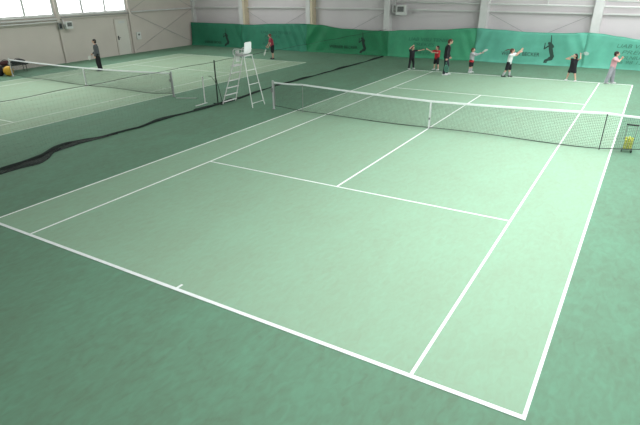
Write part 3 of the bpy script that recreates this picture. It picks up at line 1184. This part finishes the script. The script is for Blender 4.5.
# ------------------------------------------------------------------ rackets
def racket(pos, axis, normal, label, frame_m, string_m, size=0.66):
    """pos: grip point in world, axis: direction of the head"""
    ax = Vector(axis).normalized()
    nn = Vector(normal)
    nn = (nn - ax * nn.dot(ax)).normalized()
    sd = nn.cross(ax)
    R = Matrix((sd, nn, ax)).transposed().to_4x4()   # local x side, y normal, z along
    t = empty('tennis_racket')
    t.matrix_world = Matrix.Translation(Vector(pos)) @ R
    tag(t, label, 'racket', 'tennis rackets')
    k = size / 0.66
    MB().tube([(0, 0, -0.07 * k), (0, 0, -0.06 * k), (0, 0, 0.10 * k)], [0.018 * k, 0.016 * k, 0.014 * k], 8).build('grip', M_DARK, t)
    hc, rx, rz = 0.42 * k, 0.125 * k, 0.165 * k
    MB().tube([(rx * math.cos(a * math.pi / 14), 0, hc + rz * math.sin(a * math.pi / 14)) for a in range(28)], 0.011 * k, 6, closed=True).build('hoop', frame_m, t, smooth=True)
    th = MB()
    for s in (-1, 1):
        th.tube([(0, 0, 0.10 * k), (s * 0.03 * k, 0, 0.19 * k), (s * 0.085 * k, 0, hc - rz * 0.72)], 0.010 * k, 6)
    th.build('throat', frame_m, t)
    sm = MB()
    for q in range(-6, 7):
        x = q * rx / 7
        h = rz * math.sqrt(1 - (x / rx) ** 2)
        sm.bar((x, 0, hc - h), (x, 0, hc + h), 0.0036)
    for q in range(-8, 9):
        z = q * rz / 9
        w = rx * math.sqrt(1 - (z / rz) ** 2)
        sm.bar((-w, 0, hc + z), (w, 0, hc + z), 0.0036)
    o = sm.build('strings', string_m, t)
    o['kind'] = 'stuff'
    return t


# ------------------------------------------------------------------ people
def cloth(name, rgb):
    return mat(name, rgb, 0.85, 0.10, 9, linear=True, bump=0.15)


M_HAIR_D = mat('dark_brown_hair', (0.022, 0.014, 0.010), 0.6, 0.25, 20, linear=True)
M_HAIR_B = mat('auburn_hair', (0.10, 0.04, 0.025), 0.6, 0.25, 20, linear=True)
M_SHOE_W = mat('white_shoe', (0.62, 0.62, 0.62), 0.6, 0.05, 10, linear=True)
M_SHOE_D = mat('dark_shoe', (0.03, 0.03, 0.035), 0.6, 0.1, 10, linear=True)
M_EYE = mat('eye', (0.02, 0.015, 0.012), 0.3, 0.05, 10, linear=True)
M_LIP = mat('lip', (0.40, 0.16, 0.14), 0.5, 0.05, 10, linear=True)


def person(label, loc, heading, H, top, bottom, hair, shoes, armL, armR, legL=None, legR=None, lean=0.0, side=0.0,
           head_yaw=0.0, head_pitch=0.0, hair_style='short', curl=0.5, head_k=0.135, skirt=False, hem=None, socks=None, bulk=1.16):
    """local frame: +x forward, +y the person's left, z up. armX = (upper dir, fore dir); legX = (thigh dir, shin dir)"""
    root = empty('person', loc, heading)
    root.scale = (bulk, bulk, 1)
    tag(root, label, 'person', 'tennis players in the hall')
    U = lambda v: Vector(v).normalized()
    P = Vector((0, 0, 0.0))
    tdir = U((math.sin(lean), math.sin(side), math.cos(lean)))
    C = P + tdir * (0.285 * H)
    hh = head_k * H
    shw = 0.108 * H
    SL, SR = C + Vector((0, shw, -0.012 * H)), C + Vector((0, -shw, -0.012 * H))
    HLp, HRp = P + Vector((0, 0.05 * H, -0.01 * H)), P + Vector((0, -0.05 * H, -0.01 * H))
    legL = legL or ((0.03, 0.05, -1), (0, 0.03, -1))
    legR = legR or ((0.03, -0.05, -1), (0, -0.03, -1))
    tl, sl = 0.243 * H, 0.232 * H
    KL = HLp + U(legL[0]) * tl
    AL = KL + U(legL[1]) * sl
    KR = HRp + U(legR[0]) * tl
    AR = KR + U(legR[1]) * sl
    low = min(AL.z, AR.z)
    dz = 0.046 * H - low
    sh = Vector((0, 0, dz)) - Vector(((AL.x + AR.x) / 2, (AL.y + AR.y) / 2, 0))
    for q in (P, C, SL, SR, HLp, HRp, KL, AL, KR, AR):
        q += sh
    ul, fl = 0.168 * H, 0.148 * H
    EL = SL + U(armL[0]) * ul
    WL = EL + U(armL[1]) * fl
    ER = SR + U(armR[0]) * ul
    WR = ER + U(armR[1]) * fl
    hf = Matrix.Rotation(head_yaw, 3, 'Z') @ Matrix.Rotation(head_pitch, 3, 'Y')
    F, L, Z = hf @ Vector((1, 0, 0)), hf @ Vector((0, 1, 0)), hf @ Vector((0, 0, 1))
    NB = C + Vector((0, 0, 0.02 * H))
    HC = C + tdir * (0.045 * H) + Z * (hh * 0.52) + F * (0.012 * H)

    skin = MB()
    # torso
    for s, hp, sp in ((1, HLp, SL), (-1, HRp, SR)):
        o = Vector((0, s * 0.045 * H, 0))
        skin.capsule(P + o + Vector((0, 0, 0.01 * H)), C + o * 1.1 - tdir * (0.06 * H), 0.052 * H, 0.055 * H)
        skin.capsule(C + Vector((0, s * 0.03 * H, -0.01 * H)), sp, 0.036 * H, 0.031 * H)
    skin.capsule(P, C - tdir * 0.05 * H, 0.06 * H, 0.06 * H)
    skin.capsule(C - Vector((0, 0, 0.02 * H)), HC - Z * (hh * 0.25), 0.029 * H, 0.027 * H)
    for S_, E_, W_ in ((SL, EL, WL), (SR, ER, WR)):
        skin.capsule(S_, E_, 0.028 * H, 0.022 * H)
        skin.capsule(E_, W_, 0.022 * H, 0.0145 * H)
    for hp, K_, A_ in ((HLp, KL, AL), (HRp, KR, AR)):
        skin.capsule(hp, K_, 0.050 * H, 0.032 * H)
        mid = K_.lerp(A_, 0.3) + Vector((-0.008 * H, 0, 0))
        skin.capsule(K_, mid, 0.031 * H, 0.032 * H)
        skin.capsule(mid, A_, 0.032 * H, 0.019 * H)
        skin.capsule(A_, A_ + Vector((0.06 * H, 0, -0.03 * H)), 0.018 * H, 0.013 * H)
    # head
    rot = Matrix((F, L, Z)).transposed()
    skin.ell(HC + Z * hh * 0.08, hh * 0.43, hh * 0.36, hh * 0.42, 16, 10, rot)
    skin.ell(HC + F * hh * 0.06 - Z * hh * 0.16, hh * 0.33, hh * 0.28, hh * 0.36, 14, 8, rot)
    skin.capsule(HC + F * hh * 0.40 + Z * hh * 0.04, HC + F * hh * 0.47 - Z * hh * 0.10, hh * 0.04, hh * 0.07, 8)
    for s in (-1, 1):
        skin.ell(HC + L * (s * hh * 0.37) - F * hh * 0.03 - Z * hh * 0.02, hh * 0.07, hh * 0.04, hh * 0.12, 8, 6, rot)
    # hands
    hands = []
    for s, E_, W_, cu in ((1, EL, WL, curl), (-1, ER, WR, curl)):
        d = (W_ - E_).normalized()
        nrm = Vector((0, -s, 0)) if abs(d.y) < 0.8 else Vector((1, 0, 0))
        nrm = (nrm - d * nrm.dot(d)).normalized()
        sd = d.cross(nrm)
        if sd.dot(Vector((1, 0, 0.2))) < 0:
            sd = -sd
        hl = 0.1 * H
        for k in (-1, 0, 1):
            skin.capsule(W_ + sd * (k * hl * 0.06), W_ + d * hl * 0.5 + sd * (k * hl * 0.14), hl * 0.10, hl * 0.10, 8)
        for k, (ln, of) in enumerate(((0.40, 0.20), (0.46, 0.07), (0.43, -0.07), (0.33, -0.2))):
            b0 = W_ + d * hl * 0.5 + sd * (of * hl * 1.05)
            d1 = (d * math.cos(cu) + nrm * math.sin(cu)).normalized()
            b1 = b0 + d1 * hl * ln * 0.52
            d2 = (d * math.cos(cu * 2.4) + nrm * math.sin(cu * 2.4)).normalized()
            b2 = b1 + d2 * hl * ln * 0.48
            skin.capsule(b0, b1, hl * 0.062, hl * 0.056, 6)
            skin.capsule(b1, b2, hl * 0.056, hl * 0.046, 6)
        t0 = W_ + d * hl * 0.18 + sd * hl * 0.18
        t1 = t0 + (d * 0.6 + sd * 0.7).normalized() * hl * 0.24
        t2 = t1 + (d * 0.85 + sd * 0.1 + nrm * 0.5).normalized() * hl * 0.22
        skin.capsule(t0, t1, hl * 0.075, hl * 0.065, 6)
        skin.capsule(t1, t2, hl * 0.065, hl * 0.05, 6)
        hands.append((W_ + d * hl * 0.55 + nrm * hl * 0.12, d, nrm, sd))
    bake(skin, 'body', M_SKIN, 0.0085, 1, root)
    # face
    for s in (-1, 1):
        MB().ell(HC + F * hh * 0.385 + L * (s * hh * 0.15) + Z * hh * 0.05, hh * 0.035, hh * 0.055, hh * 0.035, 8, 6, rot).build('eye', M_EYE, root)
    MB().capsule(HC + F * hh * 0.385 + L * hh * 0.09 - Z * hh * 0.25, HC + F * hh * 0.385 - L * hh * 0.09 - Z * hh * 0.25, hh * 0.025, None, 8).build('mouth', M_LIP, root)
    # top
    tm, sleeve, hemdrop = top
    g = 0.010 * H + 0.004
    tp = MB()
    for s, sp in ((1, SL), (-1, SR)):
        o = Vector((0, s * 0.045 * H, 0))
        tp.capsule(P + o + Vector((0, 0, 0.01 * H - hemdrop * H)), C + o * 1.1 - tdir * (0.06 * H), 0.054 * H + g, 0.056 * H + g)
        tp.capsule(C + Vector((0, s * 0.03 * H, -0.014 * H)), sp, 0.034 * H + g, 0.031 * H + g)
    tp.capsule(P + Vector((0, 0, -hemdrop * H * 0.6)), C - tdir * 0.05 * H, 0.062 * H + g, 0.060 * H + g)
    for S_, E_, W_ in ((SL, EL, WL), (SR, ER, WR)):
        if sleeve == 'short':
            tp.capsule(S_, S_.lerp(E_, 0.62), 0.030 * H + g, 0.027 * H + g)
        elif sleeve == 'long':
            tp.capsule(S_, E_, 0.029 * H + g, 0.024 * H + g)
            tp.capsule(E_, E_.lerp(W_, 0.93), 0.024 * H + g, 0.015 * H + g)
    bake(tp, 'dress' if skirt else 'shirt', tm, 0.014, 2, root)
    if hem:
        hm = MB()
        for s_ in (-1, 0, 1):
            o = Vector((0, s_ * 0.045 * H, 0))
            hm.capsule(P + o + Vector((0, 0, -0.030 * H - hemdrop * H)), P + o + Vector((0, 0, -0.012 * H - hemdrop * H)), 0.060 * H + g * 1.3)
        bake(hm, 'shirt_hem', hem, 0.014, 2, root)
    # bottom
    bmt, length = bottom
    bt = MB()
    g2 = 0.009 * H + 0.003
    bt.capsule(HLp + Vector((0, 0, 0.02 * H)), HRp + Vector((0, 0, 0.02 * H)), 0.056 * H + g2)
    for hp, K_, A_ in ((HLp, KL, AL), (HRp, KR, AR)):
        if length == 'short':
            bt.capsule(hp, hp.lerp(K_, 0.72), 0.053 * H + g2, 0.046 * H + g2)
        elif length == 'knee':
            bt.capsule(hp, hp.lerp(K_, 0.95), 0.053 * H + g2, 0.043 * H + g2)
        else:
            wd = 0.012 * H if length == 'wide' else 0.0
            bt.capsule(hp, K_, 0.051 * H + g2, 0.036 * H + g2 + wd)
            bt.capsule(K_, K_.lerp(A_, 0.94), 0.036 * H + g2 + wd, 0.026 * H + g2 + wd)
    if skirt:
        bt.capsule(P + Vector((0, 0, 0.0)), P + Vector((0, 0, -0.12 * H)), 0.07 * H, 0.095 * H)
    bake(bt, 'trousers' if length in ('long', 'wide') else 'shorts', bmt, 0.014, 2, root)
    if socks:
        for K_, A_ in ((KL, AL), (KR, AR)):
            MB().capsule(K_.lerp(A_, 0.5), A_, 0.036 * H, 0.025 * H).build('sock', socks, root, smooth=True)
    # shoes
    for A_ in (AL, AR):
        up = A_.z - 0.046 * H
        so = MB()
        base = Vector((A_.x, A_.y, up))
        for o in (-0.011, 0.011):
            so.capsule(base + Vector((-0.026 * H, o * H, 0.025 * H)), base + Vector((0.05 * H, o * H * 1.1, 0.024 * H)), 0.022 * H, 0.021 * H)
            so.capsule(base + Vector((0.05 * H, o * H * 1.1, 0.024 * H)), base + Vector((0.09 * H, o * H * 0.8, 0.020 * H)), 0.021 * H, 0.017 * H)
        so.capsule(base + Vector((-0.012 * H, 0, 0.03 * H)), base + Vector((-0.008 * H, 0, 0.05 * H)), 0.027 * H, 0.025 * H)
        bake(so, 'shoe', shoes, 0.009, 1, root)
    # hair
    hr = MB()
    hr.ell(HC - F * hh * 0.06 + Z * hh * 0.16, hh * 0.43, hh * 0.41, hh * 0.41, 16, 10, rot)
    hr.ell(HC - F * hh * 0.16 - Z * hh * 0.06, hh * 0.33, hh * 0.38, hh * 0.40, 14, 8, rot)
    if hair_style == 'tail':
        a = HC - F * hh * 0.42 + Z * hh * 0.2
        hr.capsule(a, a - F * hh * 0.45 + Z * hh * 0.05, hh * 0.09, hh * 0.15)
        hr.capsule(a - F * hh * 0.45 + Z * hh * 0.05, a - F * hh * 1.1 - Z * hh * 0.25, hh * 0.15, hh * 0.06)
    if hair_style == 'long':
        a = HC - F * hh * 0.28
        hr.capsule(a, a - F * hh * 0.18 - Z * hh * 0.9, hh * 0.34, hh * 0.26)
        hr.capsule(a - F * hh * 0.18 - Z * hh * 0.9, a - F * hh * 0.12 - Z * hh * 1.5, hh * 0.26, hh * 0.10)
    bake(hr, 'hair', hair, 0.012, 1, root)
    Rz = Matrix.Rotation(heading, 4, 'Z')
    Mx = Matrix.Translation(Vector(loc)) @ Rz @ Matrix.Diagonal((bulk, bulk, 1, 1))
    R3 = Rz.to_3x3()
    return root, [(Mx @ p, R3 @ d, R3 @ n, R3 @ s) for p, d, n, s in hands], R3


RAD = math.radians
K_BLACK = cloth('black_fabric', (0.014, 0.014, 0.017))
K_GREY = cloth('charcoal_fabric', (0.075, 0.08, 0.085))
K_RED = cloth('red_fabric', (0.42, 0.025, 0.03))
K_CRIM = cloth('crimson_fabric', (0.30, 0.035, 0.06))
K_LGREY = cloth('light_grey_fabric', (0.36, 0.37, 0.38))
K_WHITE = cloth('white_fabric', (0.66, 0.68, 0.66))
K_PINK = cloth('pink_fabric', (0.62, 0.33, 0.36))
K_GPANT = cloth('grey_trouser_fabric', (0.30, 0.30, 0.33))
K_SOCK = cloth('grey_sock', (0.38, 0.38, 0.40))
R_WHITE = mat('white_racket_frame', (0.62, 0.62, 0.6), 0.4, 0.05, 10, linear=True)
R_GREEN = mat('green_racket_frame', (0.06, 0.26, 0.16), 0.4, 0.05, 10, linear=True)
R_DARK = mat('dark_racket_frame', (0.05, 0.06, 0.07), 0.4, 0.05, 10, linear=True)
R_STR = mat('pale_strings', (0.6, 0.62, 0.55), 0.5, 0.05, 10, linear=True)

# man on the second court
_, h, B = person('man in charcoal long sleeves and black trousers standing behind the second net', (-21.54, 3.65, 0), RAD(222), 1.76,
                 (K_GREY, 'long', 0.03), (K_BLACK, 'long'), M_HAIR_D, M_SHOE_D,
                 ((0.02, 0.12, -1), (0.25, 0.0, -1)), ((0.12, -0.1, -1), (0.75, 0.05, -0.6)), lean=0.03,
                 legL=((0.10, 0.04, -1), (-0.10, 0.02, -1)), legR=((-0.04, -0.04, -1), (-0.12, -0.02, -1)), curl=0.9, bulk=1.1)
racket(h[1][0], B @ Vector((0.45, -0.5, -0.45)), B @ Vector((0.2, 1, 0.4)), 'white racket held low by the man in charcoal long sleeves', R_WHITE, R_STR, 0.55)

# woman in red far court
_, h, B = person('player in crimson shirt and black shorts on the second court before the curtain', (-15.27, 12.40, 0), RAD(226), 1.56,
                 (K_CRIM, 'short', 0.02), (K_BLACK, 'knee'), M_HAIR_B, M_SHOE_D,
                 ((0.25, 0.1, -1), (0.45, -0.1, -0.85)), ((0.25, -0.1, -0.95), (0.5, 0.1, -0.75)), lean=0.16, head_pitch=0.15,
                 legL=((0.05, 0.12, -1), (-0.08, 0.06, -1)), legR=((0.0, -0.12, -1), (-0.08, -0.06, -1)), curl=0.9, bulk=1.14)
racket(h[1][0], B @ Vector((0.35, 0.1, -0.9)), B @ Vector((1, 0.2, 0.3)), 'white racket held low by the player in the crimson shirt', R_WHITE, R_STR, 0.6)

# child all in black
_, h, B = person('child dressed all in black with one arm raised and one stretched sideways', (-5.5, 12.16, 0), RAD(-30), 1.20,
                 (K_BLACK, 'short', 0.03), (K_BLACK, 'long'), M_HAIR_B, M_SHOE_W,
                 ((0.45, 0.85, 0.05), (0.5, 0.85, 0.2)), ((0.35, -0.45, 0.75), (0.2, 0.85, 0.75)), head_yaw=0.3, head_k=0.155,
                 legL=((0.04, 0.16, -1), (-0.04, 0.10, -1)), legR=((0.02, -0.18, -1), (-0.04, -0.12, -1)), curl=0.3)

# boy in red
_, h, B = person('boy in red shirt and black shorts reaching both arms forward', (-4.12, 12.4, 0), RAD(240), 1.25,
                 (K_RED, 'short', 0.03), (K_BLACK, 'knee'), M_HAIR_D, M_SHOE_W,
                 ((0.75, 0.30, -0.25), (0.75, -0.65, 0.15)), ((0.55, -0.35, -0.10), (0.80, -0.45, 0.55)), head_k=0.155, head_yaw=-0.3,
                 legL=((0.03, 0.12, -1), (-0.06, 0.14, -1)), legR=((0.10, -0.12, -1), (-0.06, -0.10, -1)), curl=0.3)

# coach
_, h, B = person('coach in black sweater and dark trousers looking down, racket hanging from hand', (-3.12, 10.96, 0), RAD(22), 1.79,
                 (K_BLACK, 'long', 0.05), (cloth('dark_slate_fabric', (0.022, 0.026, 0.034)), 'long'), M_HAIR_B, M_SHOE_W,
                 ((0.12, 0.15, -1), (0.35, 0.0, -1)), ((-0.16, -0.22, -1), (-0.02, 0.0, -1)), lean=0.07, head_pitch=0.35,
                 legL=((0.20, 0.06, -1), (0.0, 0.03, -1)), legR=((0.0, -0.06, -1), (-0.16, -0.03, -1)), curl=1.0, bulk=1.14)
racket(h[1][0], B @ Vector((0.12, -0.12, -1)), B @ Vector((-0.5, 1, 0)), 'racket with green frame hanging from the coach in black', R_GREEN, R_GREEN)

# boy in grey
_, h, B = person('boy in light grey shirt with red hem and black shorts reaching forward', (-2.2, 12.34, 0), RAD(-5), 1.22,
                 (K_LGREY, 'long', 0.02), (K_BLACK, 'knee'), M_HAIR_B, M_SHOE_W,
                 ((0.75, 0.45, -0.35), (0.8, 0.45, 0.45)), ((0.85, 0.2, -0.35), (0.75, 0.6, 0.5)), head_k=0.155,
                 legL=((0.04, 0.10, -1), (-0.04, 0.04, -1)), legR=((0.0, -0.06, -1), (-0.10, -0.02, -1)), curl=0.8, hem=K_RED, socks=K_SOCK, bulk=1.2)
racket(h[1][0], B @ Vector((0.7, 0.5, 0.45)), B @ Vector((0.2, -0.3, 1)), 'pale racket held forward by the boy in light grey', R_WHITE, R_STR, 0.42)

# girl in white shirt, ponytail
_, h, B = person('child in white shirt and black shorts with ponytail, arms raised forward', (-0.18, 11.68, 0), RAD(2), 1.36,
                 (K_WHITE, 'short', 0.03), (K_BLACK, 'knee'), M_HAIR_B, M_SHOE_D,
                 ((0.7, 0.45, 0.15), (0.55, 0.4, 0.75)), ((0.65, 0.25, -0.05), (0.6, 0.4, 0.7)), lean=0.10, head_k=0.15, hair_style='tail', head_yaw=0.3,
                 legL=((0.16, 0.12, -1), (0.02, 0.06, -1)), legR=((-0.15, -0.12, -1), (-0.40, -0.08, -1)), curl=0.3, socks=K_SOCK, bulk=1.2)

# girl in black dress
_, h, B = person('girl in black dress with long dark hair, arms raised behind her head', (2.84, 11.84, 0), RAD(250), 1.24,
                 (K_BLACK, 'none', 0.06), (K_BLACK, 'short'), M_HAIR_D, M_SHOE_W,
                 ((0.45, 0.55, 0.35), (-0.35, -0.25, 0.8)), ((0.55, -0.65, 0.10), (-0.25, 0.75, 0.45)), head_k=0.155, head_yaw=-0.5, head_pitch=-0.1, hair_style='long',
                 legL=((0.06, 0.26, -1), (0.02, 0.28, -1)), legR=((0.02, -0.24, -1), (-0.06, -0.20, -1)), curl=0.9, skirt=True)
racket(h[0][0], B @ Vector((-0.55, 0.55, -0.05)), B @ Vector((0.6, 0.6, 0.5)), 'pale racket held behind the head by the girl in black', mat('silver_racket_frame', (0.33, 0.36, 0.35), 0.4, 0.05, 10, linear=True), mat('grey_strings', (0.35, 0.42, 0.38), 0.5, 0.05, 10, linear=True), 0.42)

# girl in pink
_, h, B = person('player in pale pink top and grey trousers with arms folded forward', (4.47, 11.88, 0), RAD(-8), 1.41,
                 (K_PINK, 'short', 0.02), (K_GPANT, 'wide'), M_HAIR_D, M_SHOE_W,
                 ((0.30, 0.40, -0.60), (0.40, -0.30, 0.80)), ((0.50, -0.25, -0.25), (0.05, 0.90, 0.30)), lean=0.04, head_k=0.15, head_yaw=0.3,
                 legL=((0.12, 0.14, -1), (0.08, 0.06, -1)), legR=((-0.10, -0.16, -1), (-0.18, -0.14, -1)), curl=0.8, bulk=1.2)
